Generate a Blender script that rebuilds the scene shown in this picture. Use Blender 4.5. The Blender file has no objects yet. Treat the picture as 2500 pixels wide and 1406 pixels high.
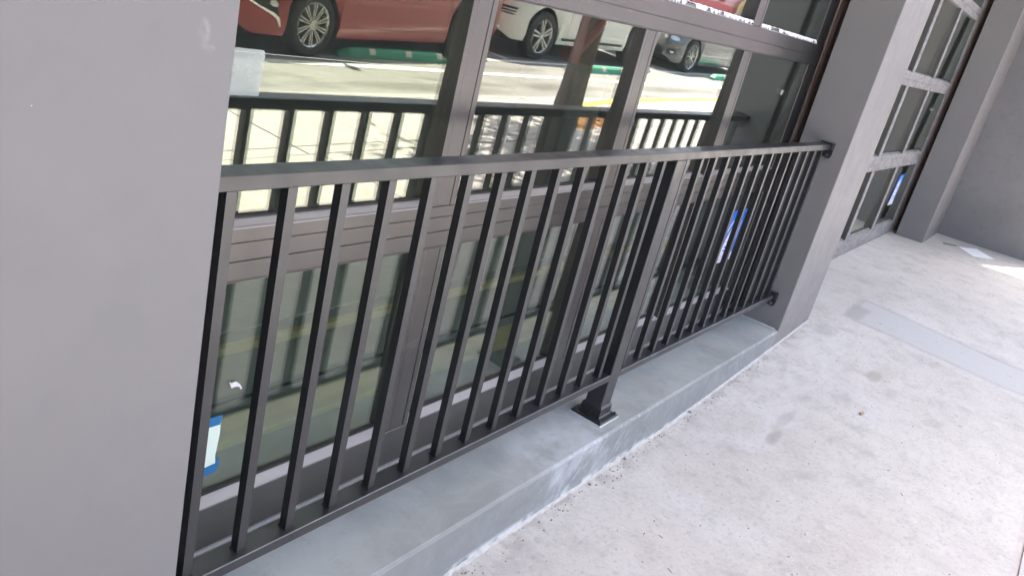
import bpy, bmesh, math, random
from mathutils import Vector, Matrix
random.seed(7)
S = bpy.context.scene
COL = S.collection
R = math.radians

# ------------------------------------------------------------------ camera
CAM_POS = (-0.75498, -1.00685, 1.14252)
YAW, PITCH, ROLL, FPX = 1.0145076, 0.3529875, -0.2494285, 1988.1
def cam_axes():
    f = Vector((math.sin(YAW)*math.cos(PITCH), math.cos(YAW)*math.cos(PITCH), -math.sin(PITCH)))
    r = Vector((math.cos(YAW), -math.sin(YAW), 0))
    d = f.cross(r)
    c, s = math.cos(ROLL), math.sin(ROLL)
    return c*r + s*d, -s*r + c*d, f
r_, d_, f_ = cam_axes()
cam = bpy.data.cameras.new('camera')
cam.sensor_width = 36.0
cam.lens = FPX/2500*36.0
cam.clip_start = 0.02
cam.clip_end = 2000
co = bpy.data.objects.new('camera', cam)
COL.objects.link(co)
m = Matrix((( r_.x, -d_.x, -f_.x, CAM_POS[0]), (r_.y, -d_.y, -f_.y, CAM_POS[1]), (r_.z, -d_.z, -f_.z, CAM_POS[2]), (0, 0, 0, 1)))
co.matrix_world = m
S.camera = co

# ------------------------------------------------------------------ light
SUN_H = Vector((0.845, -0.535))
SUN_EL = R(60)
w = bpy.data.worlds.new('World')
S.world = w
w.use_nodes = True
nt = w.node_tree
bg = nt.nodes['Background']
sky = nt.nodes.new('ShaderNodeTexSky')
sky.sky_type = 'NISHITA'
sky.sun_disc = False
sky.sun_elevation = SUN_EL
sky.sun_rotation = math.atan2(SUN_H.x, SUN_H.y)
sky.air_density = 1.0
sky.dust_density = 2.5
sky.ozone_density = 0.5
nt.links.new(sky.outputs[0], bg.inputs[0])
bg.inputs[1].default_value = 0.12
sun = bpy.data.lights.new('sun', 'SUN')
sun.energy = 3.4
sun.angle = R(0.5)
sun.color = (1.0, 0.955, 0.88)
so = bpy.data.objects.new('sun', sun)
COL.objects.link(so)
so.rotation_euler = Vector((-SUN_H.x*math.cos(SUN_EL), -SUN_H.y*math.cos(SUN_EL), -math.sin(SUN_EL))).to_track_quat('-Z', 'Y').to_euler()
S.view_settings.view_transform = 'Standard'
S.view_settings.look = 'None'
S.view_settings.gamma = 1
S.view_settings.use_curve_mapping = False
S.view_settings.exposure = 3.36
S.cycles.max_bounces = 10
S.cycles.transparent_max_bounces = 16
S.cycles.sample_clamp_indirect = 8

# ------------------------------------------------------------------ node helpers
class NT:
    def __init__(s, name):
        s.m = bpy.data.materials.new(name)
        s.m.use_nodes = True
        s.t = s.m.node_tree
        s.b = s.t.nodes['Principled BSDF']
        s._co = None
    def new(s, t): return s.t.nodes.new(t)
    def set(s, sock, v):
        if hasattr(v, 'is_linked') or isinstance(v, bpy.types.NodeSocket): s.t.links.new(v, sock)
        elif isinstance(v, (tuple, list)) and len(v) == 3 and sock.type == 'RGBA': sock.default_value = (*v, 1)
        else: sock.default_value = v
    @property
    def co(s):
        if s._co is None: s._co = s.new('ShaderNodeTexCoord').outputs['Object']
        return s._co
    def scaled(s, v, rot=None):
        c = s.co
        if rot:
            q = s.new('ShaderNodeMapping'); s.t.links.new(c, q.inputs[0]); q.inputs['Rotation'].default_value = rot; c = q.outputs[0]
        n = s.new('ShaderNodeMapping'); s.t.links.new(c, n.inputs[0]); n.inputs['Scale'].default_value = v; return n.outputs[0]
    def xyz(s):
        n = s.new('ShaderNodeSeparateXYZ'); s.t.links.new(s.co, n.inputs[0]); return n.outputs
    def noise(s, scale, detail=4, rough=.55, vec=None, dist=0):
        n = s.new('ShaderNodeTexNoise'); s.t.links.new(vec or s.co, n.inputs['Vector'])
        n.inputs['Scale'].default_value = scale; n.inputs['Detail'].default_value = detail
        n.inputs['Roughness'].default_value = rough; n.inputs['Distortion'].default_value = dist
        return n.outputs[0]
    def voro(s, scale, vec=None):
        n = s.new('ShaderNodeTexVoronoi'); s.t.links.new(vec or s.co, n.inputs['Vector']); n.inputs['Scale'].default_value = scale
        return n.outputs['Distance']
    def rng(s, v, a, b, c=0., d=1.):
        n = s.new('ShaderNodeMapRange'); n.interpolation_type = 'SMOOTHSTEP'; s.set(n.inputs[0], v)
        for i, k in enumerate((a, b, c, d)): n.inputs[i+1].default_value = k
        return n.outputs[0]
    def math(s, op, a, b=0.):
        n = s.new('ShaderNodeMath'); n.operation = op; s.set(n.inputs[0], a); s.set(n.inputs[1], b); return n.outputs[0]
    def mul(s, *a):
        o = a[0]
        for k in a[1:]: o = s.math('MULTIPLY', o, k)
        return o
    def mix(s, f, a, b):
        n = s.new('ShaderNodeMix'); n.data_type = 'RGBA'; s.set(n.inputs[0], f); s.set(n.inputs[6], a); s.set(n.inputs[7], b); return n.outputs[2]
    def band(s, v, a, b, e=.02):
        return s.mul(s.rng(v, a-e, a+e), s.rng(v, b-e, b+e, 1, 0))
    def bump(s, h, strength=.3, dist=.002):
        n = s.new('ShaderNodeBump'); s.set(n.inputs['Height'], h); n.inputs['Strength'].default_value = strength; n.inputs['Distance'].default_value = dist
        s.t.links.new(n.outputs[0], s.b.inputs['Normal'])
    def col(s, c): s.set(s.b.inputs['Base Color'], c)
    def rough(s, r): s.set(s.b.inputs['Roughness'], r)
    def metal(s, r): s.set(s.b.inputs['Metallic'], r)

def simple(name, c, rough=.5, metal=0., var=.12, scale=6, spec=None, bump=0, bscale=300, coat=0):
    k = NT(name)
    n = k.noise(scale, 5)
    k.col(k.mix(n, tuple(x*(1-var) for x in c), tuple(min(1, x*(1+var)) for x in c)))
    k.rough(k.rng(k.noise(scale*1.7, 3), .3, .7, max(0, rough-.06), min(1, rough+.06)))
    k.metal(metal)
    if spec is not None: k.b.inputs['Specular IOR Level'].default_value = spec
    if bump: k.bump(k.noise(bscale, 3), bump, .001)
    if coat: k.b.inputs['Coat Weight'].default_value = coat; k.b.inputs['Coat Roughness'].default_value = .03
    return k.m

# ------------------------------------------------------------------ materials
def m_wall(name, c, bmp=.10, scuffs=()):
    k = NT(name)
    n = k.noise(1.1, 5, .6); n2 = k.noise(9, 5, .6)
    base = k.mix(k.rng(n, .3, .7), tuple(x*.955 for x in c), tuple(x*1.03 for x in c))
    base = k.mix(k.mul(k.rng(n2, .52, .75), .2), base, tuple(x*.86 for x in c))
    x, y, z = k.xyz()
    for (sx, sz, rx, rz) in scuffs:           # pale scuff marks rubbed into the paint
        dx = k.math('DIVIDE', k.math('SUBTRACT', x, sx), rx); dz = k.math('DIVIDE', k.math('SUBTRACT', z, sz), rz)
        r2 = k.math('ADD', k.mul(dx, dx), k.mul(dz, dz))
        blob = k.mul(k.rng(r2, .2, 1.0, 1, 0), k.rng(k.noise(30, 5, .65, k.scaled((1.2, 1, .5), (0, .4, 0)), .4), .44, .68), .35)
        base = k.mix(blob, base, (.30, .29, .295))
    sp = k.rng(k.voro(23), .018, .03, 1, 0)   # tiny chips
    base = k.mix(k.mul(sp, k.rng(k.noise(2.3, 2), .56, .62), .35), base, (.5, .5, .5))
    k.col(base)
    k.rough(k.rng(n2, .3, .7, .5, .62))
    h = k.math('ADD', k.mul(k.noise(110, 3), .6), k.mul(k.noise(28, 4), 1.5))
    k.bump(h, bmp, .0012)
    return k.m
M = {}
M['wall'] = m_wall('pier_paint', (.136, .130, .131), scuffs=[(-.127, .992, .011, .022), (-.117, .974, .010, .006)])  # same paint as the far piers, with the weaker light put into its colour
M['wall_b'] = m_wall('pier_paint_far', (.174, .162, .158), .025)
def m_stucco():
    k = NT('stucco_dark')
    n = k.noise(1.5, 5); n2 = k.noise(14, 6, .65)
    c = k.mix(k.rng(n, .3, .7), (.145, .140, .142), (.180, .173, .176))
    k.col(k.mix(k.mul(k.rng(n2, .5, .7), .35), c, (.11, .11, .115)))
    k.rough(.8); k.bump(k.math('ADD', n2, k.mul(k.noise(90, 4), .5)), .5, .006)
    return k.m
M['stucco'] = m_stucco()
def m_sill():
    k = NT('sill_paint')
    x, y, z = k.xyz()
    n = k.noise(4.5, 6, .62, dist=.6); n2 = k.noise(30, 5, .65)
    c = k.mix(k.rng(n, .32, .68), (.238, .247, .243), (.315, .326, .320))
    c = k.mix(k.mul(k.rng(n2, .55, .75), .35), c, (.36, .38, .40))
    c = k.mix(k.mul(k.rng(y, -.080, -.087), .62), c, (.120, .128, .130))  # same paint; front face darkened in colour to offset the light on it
    # chalky rub marks on the kerb face and round the post foot
    st = k.noise(20, 4, .62, k.scaled((1.6, 1, .7), (0, -.75, 0)), .8)
    rub = k.mul(k.band(x, 1.16, 1.92, .1), k.rng(y, -.078, -.088), k.rng(st, .52, .7))
    c = k.mix(k.mul(rub, .55), c, (.42, .46, .47))
    dx = k.math('SUBTRACT', x, 1.36); dy = k.math('SUBTRACT', y, -.02)
    hz = k.rng(k.math('ADD', k.mul(dx, dx), k.mul(dy, dy, 6.)), .0, .12, 1, 0)
    c = k.mix(k.mul(hz, k.rng(k.noise(9, 4), .35, .65), .55), c, (.46, .48, .53))
    wear = k.mul(k.band(y, -.0895, -.080, .0015), k.rng(k.noise(38, 4, .7), .5, .62), k.rng(k.noise(3.5, 3), .42, .6))
    c = k.mix(k.mul(wear, .25), c, (.52, .53, .53))
    c = k.mix(k.mul(k.rng(k.noise(16, 6, .7, None, 1.0), .52, .68), .38), c, (.20, .205, .205))
    # worn, brownish dust on the top near the far end
    dust = k.mul(k.band(x, 1.9, 3.1, .3), k.rng(k.noise(6, 5, .6), .48, .66), k.rng(y, -.085, -.075), .5)
    c = k.mix(dust, c, (.34, .33, .31))
    # pale splash line where kerb meets sidewalk
    c = k.mix(k.mul(k.rng(z, -.31, -.335), k.rng(k.noise(15, 3), .42, .58), k.rng(y, -.08, -.088), .8), c, (.6, .6, .6))
    sp = k.rng(k.voro(60), .03, .05, 1, 0)
    c = k.mix(k.mul(sp, k.rng(k.noise(7, 2), .55, .62), .8), c, (.7, .7, .7))
    k.col(c); k.rough(k.rng(n2, .3, .7, .42, .58)); k.bump(k.math('ADD', k.noise(12, 5), k.mul(k.noise(150, 3), .2)), .3, .003)
    return k.m
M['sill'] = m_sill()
def m_walk(name, near):
    k = NT(name)
    x, y, z = k.xyz()
    n1 = k.noise(.9, 6, .6); n2 = k.noise(7, 7, .68, dist=.4); n3 = k.noise(60, 4, .6); n4 = k.noise(2.6, 6, .65, dist=.8)
    c = k.mix(k.rng(n1, .3, .7), (.418, .390, .362), (.482, .453, .424)) if near else k.mix(k.rng(n1, .3, .7), (.375, .352, .340), (.445, .42, .405))
    c = k.mix(k.mul(k.rng(n2, .47, .72), .55), c, (.30, .28, .27))
    c = k.mix(k.mul(k.rng(n2, .5, .28), .30), c, (.52, .50, .50))
    c = k.mix(k.mul(k.rng(n4, .56, .7), .35), c, (.53, .52, .525))
    c = k.mix(k.mul(k.rng(n3, .5, .72), .42), c, (.25, .235, .225))
    c = k.mix(k.mul(k.rng(k.noise(26, 5, .7), .54, .70), .30), c, (.30, .28, .27))
    c = k.mix(k.mul(k.rng(k.noise(41, 4, .7), .58, .72), .35), c, (.62, .60, .585))
    lin = k.noise(16, 4, .6, k.scaled((.28, 1.4, 1)), .3)
    c = k.mix(k.mul(k.rng(lin, .6, .78), .3), c, (.28, .265, .26))
    if near:
        # dusty dirt gathered against the kerb and pier foot
        d = k.mul(k.rng(y, -.19, -.10), k.band(x, .2, 3.95, .2), k.rng(k.noise(13, 5), .42, .62))
        c = k.mix(k.mul(d, .7), c, (.27, .25, .23))
        wp = k.mul(k.band(x, 2.3, 4.1, .35), k.band(y, -.42, -.14, .08), k.rng(k.noise(11, 5, .6, k.scaled((.5, 1.2, 1)), .6), .42, .62))
        c = k.mix(k.mul(wp, .42), c, (.56, .55, .54))
        # trench patch
        xx = k.math('ADD', x, k.mul(k.math('SUBTRACT', k.noise(5, 3), .5), .05))
        yy = k.math('ADD', y, k.mul(k.math('SUBTRACT', k.noise(6, 3), .5), .06))
        pin = k.mul(k.band(xx, 4.24, 4.63, .012), k.rng(yy, -.225, -.245))
        pout = k.mul(k.band(xx, 4.20, 4.67, .014), k.rng(yy, -.185, -.21))
        c = k.mix(k.mul(pout, .42), c, (.27, .265, .26))
        c = k.mix(k.mul(pin, .55), c, k.mix(k.rng(n2, .3, .7), (.40, .405, .41), (.47, .472, .478)))
        end = k.mul(k.band(xx, 4.23, 4.5, .03), k.band(yy, -.30, -.20, .02))
        c = k.mix(k.mul(end, .75), c, (.30, .29, .275))
        # stains
        for (sx, sy, rx, ry, cc, a) in [(3.52, -.56, .10, .045, (.24, .205, .17), .75), (3.62, -.60, .12, .06, (.33, .31, .26), .6), (3.42, -.68, .07, .035, (.25, .24, .23), .45),
                                        (2.62, -.40, .12, .03, (.29, .27, .26), .65), (2.43, -.425, .09, .03, (.23, .215, .21), .75), (3.85, -.20, .12, .07, (.23, .225, .21), .6), (4.0, -.30, .05, .05, (.3, .29, .27), .5), (2.0, -.9, .2, .1, (.41, .33, .32), .35), (1.35, -.5, .2, .16, (.43, .36, .35), .4), (2.2, -1.2, .3, .1, (.41, .34, .34), .35)]:
            ww = k.math('SUBTRACT', k.noise(14, 4), .5)
            dx = k.math('ADD', k.math('DIVIDE', k.math('SUBTRACT', x, sx), rx), k.mul(ww, 1.4)); dy = k.math('ADD', k.math('DIVIDE', k.math('SUBTRACT', y, sy), ry), k.mul(ww, -1.2))
            c = k.mix(k.mul(k.rng(k.math('ADD', k.mul(dx, dx), k.mul(dy, dy)), .1, 1.2, 1, 0), a*.7), c, cc)
    pits = k.mul(k.rng(k.voro(38), .05, .10, 1, 0), k.rng(k.noise(3.1, 2), .5, .58))
    c = k.mix(k.mul(pits, .55), c, (.15, .14, .135))
    k.col(c); k.rough(k.rng(n2, .3, .7, .72, .9))
    h = k.math('ADD', k.mul(n2, .8), k.math('ADD', k.mul(k.noise(170, 4, .7), .5), k.mul(pits, -.5)))
    k.bump(h, .65, .004)
    return k.m
M['walk'] = m_walk('concrete_near', True)
M['slab'] = m_walk('concrete_slab', False)
def m_road():
    k = NT('worn_asphalt')
    x, y, z = k.xyz()
    n1 = k.noise(.5, 5); n2 = k.noise(5, 7, .7); n3 = k.noise(60, 3, .7)
    c = k.mix(k.rng(n1, .3, .7), (.21, .205, .195), (.275, .265, .25))
    c = k.mix(k.mul(k.rng(n2, .48, .7), .5), c, (.15, .145, .135))
    c = k.mix(k.mul(k.rng(n3, .55, .75), .35), c, (.38, .37, .34))
    yy = k.math('ADD', y, k.mul(k.math('SUBTRACT', k.noise(.9, 3), .5), .9))
    gv = k.mul(k.band(yy, -4.75, -4.25, .2), k.rng(k.noise(1.3, 5, .65, k.scaled((.45, 1, 1))), .44, .6), k.rng(k.noise(45, 3, .7), .35, .6))
    c = k.mix(k.mul(gv, .8), c, (.09, .083, .072))
    gn = k.mul(k.rng(k.noise(55, 3, .7), .36, .58), k.rng(k.noise(2.2, 4, .6, k.scaled((.5, 1, 1))), .36, .52))
    for (sx, sy, rx, ry, sl) in ((6.1, -4.35, 1.5, .20, .07), (6.9, -4.62, .9, .13, .16), (9.0, -4.5, 1.6, .22, .03), (10.2, -4.15, 1.4, .12, .0), (8.6, -5.35, 1.3, .16, .0), (13, -4.5, 2.5, .2, .03)):
        dx = k.math('DIVIDE', k.math('SUBTRACT', x, sx), rx)
        dy = k.math('DIVIDE', k.math('SUBTRACT', k.math('SUBTRACT', y, sy), k.mul(k.math('SUBTRACT', x, sx), sl)), ry)
        c = k.mix(k.mul(k.rng(k.math('ADD', k.mul(dx, dx), k.mul(dy, dy)), .1, 1.1, 1, 0), gn, .9), c, (.085, .072, .055))
    k.col(c); k.rough(.85); k.bump(k.math('ADD', n3, k.mul(n2, .6)), .4, .006)
    return k.m
M['road'] = m_road()
M['ground'] = simple('far_ground', (.22, .21, .2), .9, var=.25, scale=.3)
def m_line(name, c):
    k = NT(name)
    n = k.noise(28, 5, .7); n2 = k.noise(2, 3)
    k.col(k.mix(k.mul(k.rng(n, .52, .66), k.rng(n2, .35, .7)), c, tuple(v*.45 for v in c))); k.rough(.7); k.bump(n, .3, .003)
    return k.m
M['white_line'] = m_line('road_paint_white', (.72, .71, .67))
M['yellow'] = m_line('kerb_paint_yellow', (.72, .52, .03))
M['kerb'] = simple('kerb_concrete', (.36, .345, .33), .85, var=.25, scale=9, bump=.3, bscale=90)
M['dirt'] = simple('joint_dirt', (.42, .375, .36), .95, var=.3, scale=25, bump=.8, bscale=60)
M['caulk2'] = simple('pale_sealant', (.55, .56, .57), .6, var=.15, scale=30)
M['caulk'] = simple('joint_dust', (.40, .39, .38), .9, var=.3, scale=40, bump=.5, bscale=120)
M['rail'] = simple('rail_powder_coat', (.0135, .0142, .0165), .36, var=.25, scale=9, spec=.68)
M['foot'] = simple('cast_foot_black', (.014, .015, .017), .42, var=.15, scale=30, spec=.5)
M['screw'] = simple('screw_steel', (.42, .42, .43), .3, 1., var=.1)
def m_frame(name, c, rough, met=.9):
    k = NT(name)
    n = k.noise(3, 4); st = k.noise(24, 5, .65, k.scaled((.35, 1, 1.6)), 1.0)
    b = k.mix(k.rng(n, .3, .7), tuple(v*.93 for v in c), tuple(v*1.06 for v in c))
    sm = k.mul(k.rng(st, .58, .74), k.rng(k.noise(2.7, 3), .48, .62))
    b = k.mix(k.mul(sm, .35), b, (.34, .33, .33))
    sp = k.mul(k.rng(k.voro(55), .025, .045, 1, 0), k.rng(k.noise(5, 2), .52, .6))
    b = k.mix(k.mul(sp, .7), b, (.5, .5, .5))
    k.col(b); k.metal(met); k.rough(k.math('ADD', k.mul(sm, .15), rough))
    return k.m
M['frame'] = m_frame('bronze_anodised', (.138, .133, .130), .34)
M['bead'] = m_frame('bronze_bead_lit', (.36, .34, .345), .5, .15)  # paler than the frame: sky light on the ledge put into the colour
def m_dusty():
    k = NT('bronze_dusty')
    st = k.noise(18, 5, .65, k.scaled((.5, 1, 1.3)), .8)
    k.col(k.mix(k.rng(st, .36, .62), (.20, .185, .182), (.30, .29, .292))); k.metal(.4); k.rough(.6)
    return k.m
M['frame_dusty'] = m_dusty()
M['rubber'] = simple('gasket_rubber', (.018, .018, .018), .6)
M['sealgrey'] = simple('bottom_seal_grey', (.16, .165, .17), .5, var=.2, scale=20)
def m_brush():
    k = NT('brush_pile')
    st = k.noise(220, 2, .5, k.scaled((.2, 1, .02)))
    k.col(k.mix(k.rng(st, .35, .65), (.17, .118, .102), (.36, .26, .23))); k.rough(.9); k.bump(st, .6, .004)
    return k.m
M['brush'] = m_brush()
def m_glass(name, tint, extra=0.):
    k = NT(name)
    k.t.nodes.remove(k.b)
    out = k.t.nodes['Material Output']
    tr = k.new('ShaderNodeBsdfTransparent'); tr.inputs[0].default_value = (.88, .93, .89, 1)
    gl = k.new('ShaderNodeBsdfAnisotropic') if False else k.new('ShaderNodeBsdfGlossy')
    gl.inputs['Roughness'].default_value = 0.0; gl.inputs['Color'].default_value = (*tint, 1)
    ge = k.new('ShaderNodeNewGeometry'); dt = k.new('ShaderNodeVectorMath'); dt.operation = 'DOT_PRODUCT'
    k.t.links.new(ge.outputs['Incoming'], dt.inputs[0]); k.t.links.new(ge.outputs['Normal'], dt.inputs[1])
    r0 = .083+extra
    fac = k.math('ADD', r0, k.math('MULTIPLY', k.math('POWER', k.math('SUBTRACT', 1., k.math('ABSOLUTE', dt.outputs['Value'])), 5.), 1-r0))
    dust = k.new('ShaderNodeBsdfDiffuse'); dust.inputs[0].default_value = (.5, .5, .48, 1)
    sm = k.noise(9, 5, .65, k.scaled((1.6, 1, .7)), 1.5)
    dfac = k.math('ADD', .012, k.mul(k.rng(sm, .6, .85), .05))
    bp = k.new('ShaderNodeBump'); bp.inputs['Strength'].default_value = 1.0; bp.inputs['Distance'].default_value = .000035
    k.t.links.new(k.noise(3.2, 1, .4), bp.inputs['Height']); k.t.links.new(bp.outputs[0], gl.inputs['Normal'])
    mx = k.new('ShaderNodeMixShader'); k.set(mx.inputs[0], fac); k.t.links.new(tr.outputs[0], mx.inputs[1]); k.t.links.new(gl.outputs[0], mx.inputs[2])
    m2 = k.new('ShaderNodeMixShader'); k.set(m2.inputs[0], dfac); k.t.links.new(mx.outputs[0], m2.inputs[1]); k.t.links.new(dust.outputs[0], m2.inputs[2])
    k.t.links.new(m2.outputs[0], out.inputs[0])
    return k.m
M['glass'] = [m_glass('coated_glass_green', (.98, 1., .84), .04), m_glass('coated_glass_warm', (1., .965, .88), .04), m_glass('coated_glass_clear', (1., .98, .92), .05), m_glass('coated_glass_end', (.94, 1., .94), .04)]
def m_film(a, c):
    k = NT('translucent_film')
    out = k.t.nodes['Material Output']
    k.col(c); k.rough(.4)
    tr = k.new('ShaderNodeBsdfTransparent')
    mx = k.new('ShaderNodeMixShader')
    k.set(mx.inputs[0], k.rng(k.noise(20, 4), .2, .8, a-.08, a+.08))
    k.t.links.new(tr.outputs[0], mx.inputs[1]); k.t.links.new(k.b.outputs[0], mx.inputs[2]); k.t.links.new(mx.outputs[0], out.inputs[0])
    return k.m
M['film'] = m_film(.34, (.50, .54, .50))
M['torn'] = simple('white_film', (.62, .60, .62), .5, var=.1, scale=40)
M['paper'] = simple('paper', (.80, .80, .82), .7, var=.06, scale=30)
M['note'] = simple('note_paper', (.60, .70, .62), .7, var=.05, scale=30)
M['tape'] = simple('blue_tape', (.012, .13, .30), .55, var=.15, scale=50)
M['sblue'] = simple('sign_blue', (.02, .14, .62), .35, var=.08)
M['swhite'] = simple('sign_white', (.80, .82, .90), .35, var=.04)
M['sdark'] = simple('sign_ink', (.10, .13, .25), .5)
M['floor_in'] = simple('room_floor', (.185, .212, .192), .5, var=.25, scale=3)
M['sheet_in'] = simple('floor_sheet', (.25, .29, .26), .5, var=.2, scale=5)
M['wood'] = simple('pine_wood', (.40, .35, .17), .6, var=.25, scale=9)
M['room'] = simple('room_wall', (.10, .115, .105), .85, var=.2, scale=1)
M['redsteel'] = simple('red_primer_steel', (.33, .05, .045), .5, var=.2)
M['soffit'] = simple('soffit_paint', (.80, .785, .76), .7, var=.04, scale=1)
# vehicles
def m_paint(name, c, metal=.35, rough=.28, coat=1.):
    k = NT(name)
    fl = k.noise(900, 2, .5)
    k.col(k.mix(k.rng(fl, .3, .7), tuple(v*.88 for v in c), tuple(v*1.12 for v in c))); k.metal(metal); k.rough(rough)
    k.b.inputs['Coat Weight'].default_value = coat; k.b.inputs['Coat Roughness'].default_value = .02
    return k.m
M['red'] = m_paint('car_red', (.27, .005, .009), .2, .3, .7)
M['white'] = m_paint('car_white', (.66, .64, .58), 0., .35)
M['grey'] = m_paint('car_grey', (.10, .10, .105), .5)
M['black'] = simple('black_plastic', (.016, .017, .018), .55)
M['tyre'] = simple('tyre_rubber', (.020, .020, .020), .75, var=.3, scale=30)
M['alloy'] = simple('alloy', (.50, .49, .47), .3, .85, var=.1)
M['alloy_dark'] = simple('dark_alloy', (.05, .05, .05), .5, .4)  # dark metal of the brake discs
M['chrome'] = simple('chrome', (.75, .75, .74), .12, 1., var=.03)
M['carglass'] = simple('car_glass', (.012, .014, .014), .05, var=.05, spec=.8)
M['lamp'] = simple('lamp_lens', (.65, .66, .66), .12, .4, var=.2, scale=40)
M['redlamp'] = simple('rear_lamp', (.40, .01, .008), .15, var=.1)
M['plate'] = simple('plate_dark', (.05, .06, .07), .4)
M['green'] = simple('green_rubber', (.03, .27, .16), .6, var=.15, scale=12)
M['reflector'] = simple('reflector_pale', (.62, .56, .46), .4, var=.2, scale=40)
M['bark'] = (lambda k: (k.col(k.mix(k.rng(k.noise(14, 6, .7, k.scaled((1, 1, .25))), .35, .65), (.075, .062, .052), (.17, .145, .125))), k.rough(.95), k.bump(k.noise(22, 6, .7, k.scaled((1, 1, .3))), .8, .02), k.m)[-1])(NT('bark'))
M['leaf'] = simple('leaf_green', (.055, .10, .03), .6, var=.4, scale=3)
M['mulch'] = simple('mulch_bark', (.30, .14, .045), .95, var=.5, scale=40, bump=.8, bscale=60)
M['dryleaf'] = simple('dry_leaf', (.36, .25, .15), .8, var=.3, scale=60)
M['grit'] = simple('grit', (.17, .145, .125), .9, var=.5, scale=80)
M['pink'] = simple('pink_render', (.86, .50, .47), .85, var=.1, scale=1)
M['redtrim'] = simple('red_trim', (.72, .16, .15), .7)
M['ywall'] = simple('yellow_render', (.85, .72, .32), .8)
M['pwhite'] = simple('pale_render', (.74, .72, .68), .8)
M['purple'] = simple('purple_panel', (.42, .22, .45), .7)

# ------------------------------------------------------------------ mesh helpers
def link(o, parent=None):
    COL.objects.link(o)
    if parent: o.parent = parent
    return o
def obj(name, bm, mat, parent=None, smooth=None):
    me = bpy.data.meshes.new(name)
    bmesh.ops.recalc_face_normals(bm, faces=bm.faces) if smooth != 'raw' else None
    bm.to_mesh(me); bm.free()
    for mm in (mat if isinstance(mat, (list, tuple)) else [mat]): me.materials.append(mm)
    if smooth and smooth != 'raw':
        for p in me.polygons: p.use_smooth = True
        me.set_sharp_from_angle(angle=R(smooth))
    return link(bpy.data.objects.new(name, me), parent)
def thing(name, label, cat, group=None, loc=(0, 0, 0)):
    o = bpy.data.objects.new(name, None); o.empty_display_size = .1
    COL.objects.link(o); o.location = loc
    o['label'] = label; o['category'] = cat
    if group: o['group'] = group
    return o
def tag(o, label, cat, group=None):
    o['label'] = label; o['category'] = cat
    if group: o['group'] = group
    return o
def struct(o): o['kind'] = 'structure'; return o
def stuff(o): o['kind'] = 'stuff'; return o
def box(bm, x0, x1, y0, y1, z0, z1, bev=0., seg=1):
    v = bmesh.ops.create_cube(bm, size=1)['verts']
    bmesh.ops.scale(bm, vec=(x1-x0, y1-y0, z1-z0), verts=v)
    bmesh.ops.translate(bm, vec=((x0+x1)/2, (y0+y1)/2, (z0+z1)/2), verts=v)
    if bev:
        e = list({e for q in v for e in q.link_edges})
        bmesh.ops.bevel(bm, geom=e, offset=bev, segments=seg, affect='EDGES', profile=.5)
def B(*a, **k):
    bm = bmesh.new(); box(bm, *a, **k); return bm
def prism(bm, pts, a, b, axis='x'):
    """extrude a 2D polygon: axis x -> pts are (y,z); axis y -> (x,z); axis z -> (x,y)"""
    def P(p, t): return {'x': (t, p[0], p[1]), 'y': (p[0], t, p[1]), 'z': (p[0], p[1], t)}[axis]
    A = [bm.verts.new(P(p, a)) for p in pts]; Bv = [bm.verts.new(P(p, b)) for p in pts]
    n = len(pts)
    bm.faces.new(A); bm.faces.new(Bv[::-1])
    for i in range(n): bm.faces.new((A[i], A[(i+1) % n], Bv[(i+1) % n], Bv[i]))
def cyl(bm, p, axis, r, h, n=12, r2=None):
    q = Vector((0, 0, 1)).rotation_difference(Vector(axis).normalized()).to_matrix().to_4x4()
    bmesh.ops.create_cone(bm, cap_ends=True, segments=n, radius1=r, radius2=r if r2 is None else r2, depth=h, matrix=Matrix.Translation(p) @ q)
def sheet(bm, pts):
    bm.faces.new([bm.verts.new(p) for p in pts])

# ------------------------------------------------------------------ ground heights
def sstep(a, b, v):
    t = max(0, min(1, (v-a)/(b-a))); return t*t*(3-2*t)
def lerp(a, b, t): return a+(b-a)*t
def near_h(x):
    pts = [(-20, -.38), (-2, -.345), (2.1, -.338), (3.0, -.292), (3.95, -.232), (5.0, -.175), (7.5, -.166), (9, -.13), (30, .5), (200, 5)]
    for (a, b), (c, d) in zip(pts, pts[1:]):
        if x <= c: return lerp(b, d, (x-a)/(c-a))
    return pts[-1][1]
def out_h(x): return -.345+.03*(x-1)
def walk_h(x, y): return lerp(near_h(x), out_h(x), sstep(.15, 1.2, -y))
def road_h(x): return -.38+.027*(x-5.3)

# ------------------------------------------------------------------ setting: ground, road, sidewalk
def grid(xs, ys, f):
    bm = bmesh.new()
    V = [[bm.verts.new((x, y, f(x, y))) for y in ys] for x in xs]
    for i in range(len(xs)-1):
        for j in range(len(ys)-1): bm.faces.new((V[i][j], V[i+1][j], V[i+1][j+1], V[i][j+1]))
    return bm
def frange(a, b, n): return [a+(b-a)*i/n for i in range(n+1)]
def up(bm):
    bmesh.ops.recalc_face_normals(bm, faces=bm.faces)
    if sum(f.normal.z for f in bm.faces) < 0: bmesh.ops.reverse_faces(bm, faces=bm.faces)
    return bm
g = obj('ground', up(grid(frange(-600, 600, 24), frange(-600, 600, 24), lambda x, y: road_h(max(-60, min(90, x)))-.30 - (0.6 if y > .0 else 0))), M['ground'], smooth='raw'); struct(g)
rd = obj('road', up(grid(frange(-60, 90, 30), [-13.5, -9, -6, -4.5, -3.62], lambda x, y: road_h(x))), M['road'], smooth='raw'); struct(rd)
def strip(name, mat, x0, x1, y0, y1, dz, parent, hf=road_h, n=12):
    return obj(name, up(grid(frange(x0, x1, n), [y0, y1], lambda x, y: hf(x)+dz)), mat, parent, smooth='raw')
bm = bmesh.new(); lx = [-30, -5, 3, 6, 9, 12, 15, 60]
def lane_y(x): return -5.21+.034*(max(3, min(15, x))-4.2)
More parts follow.
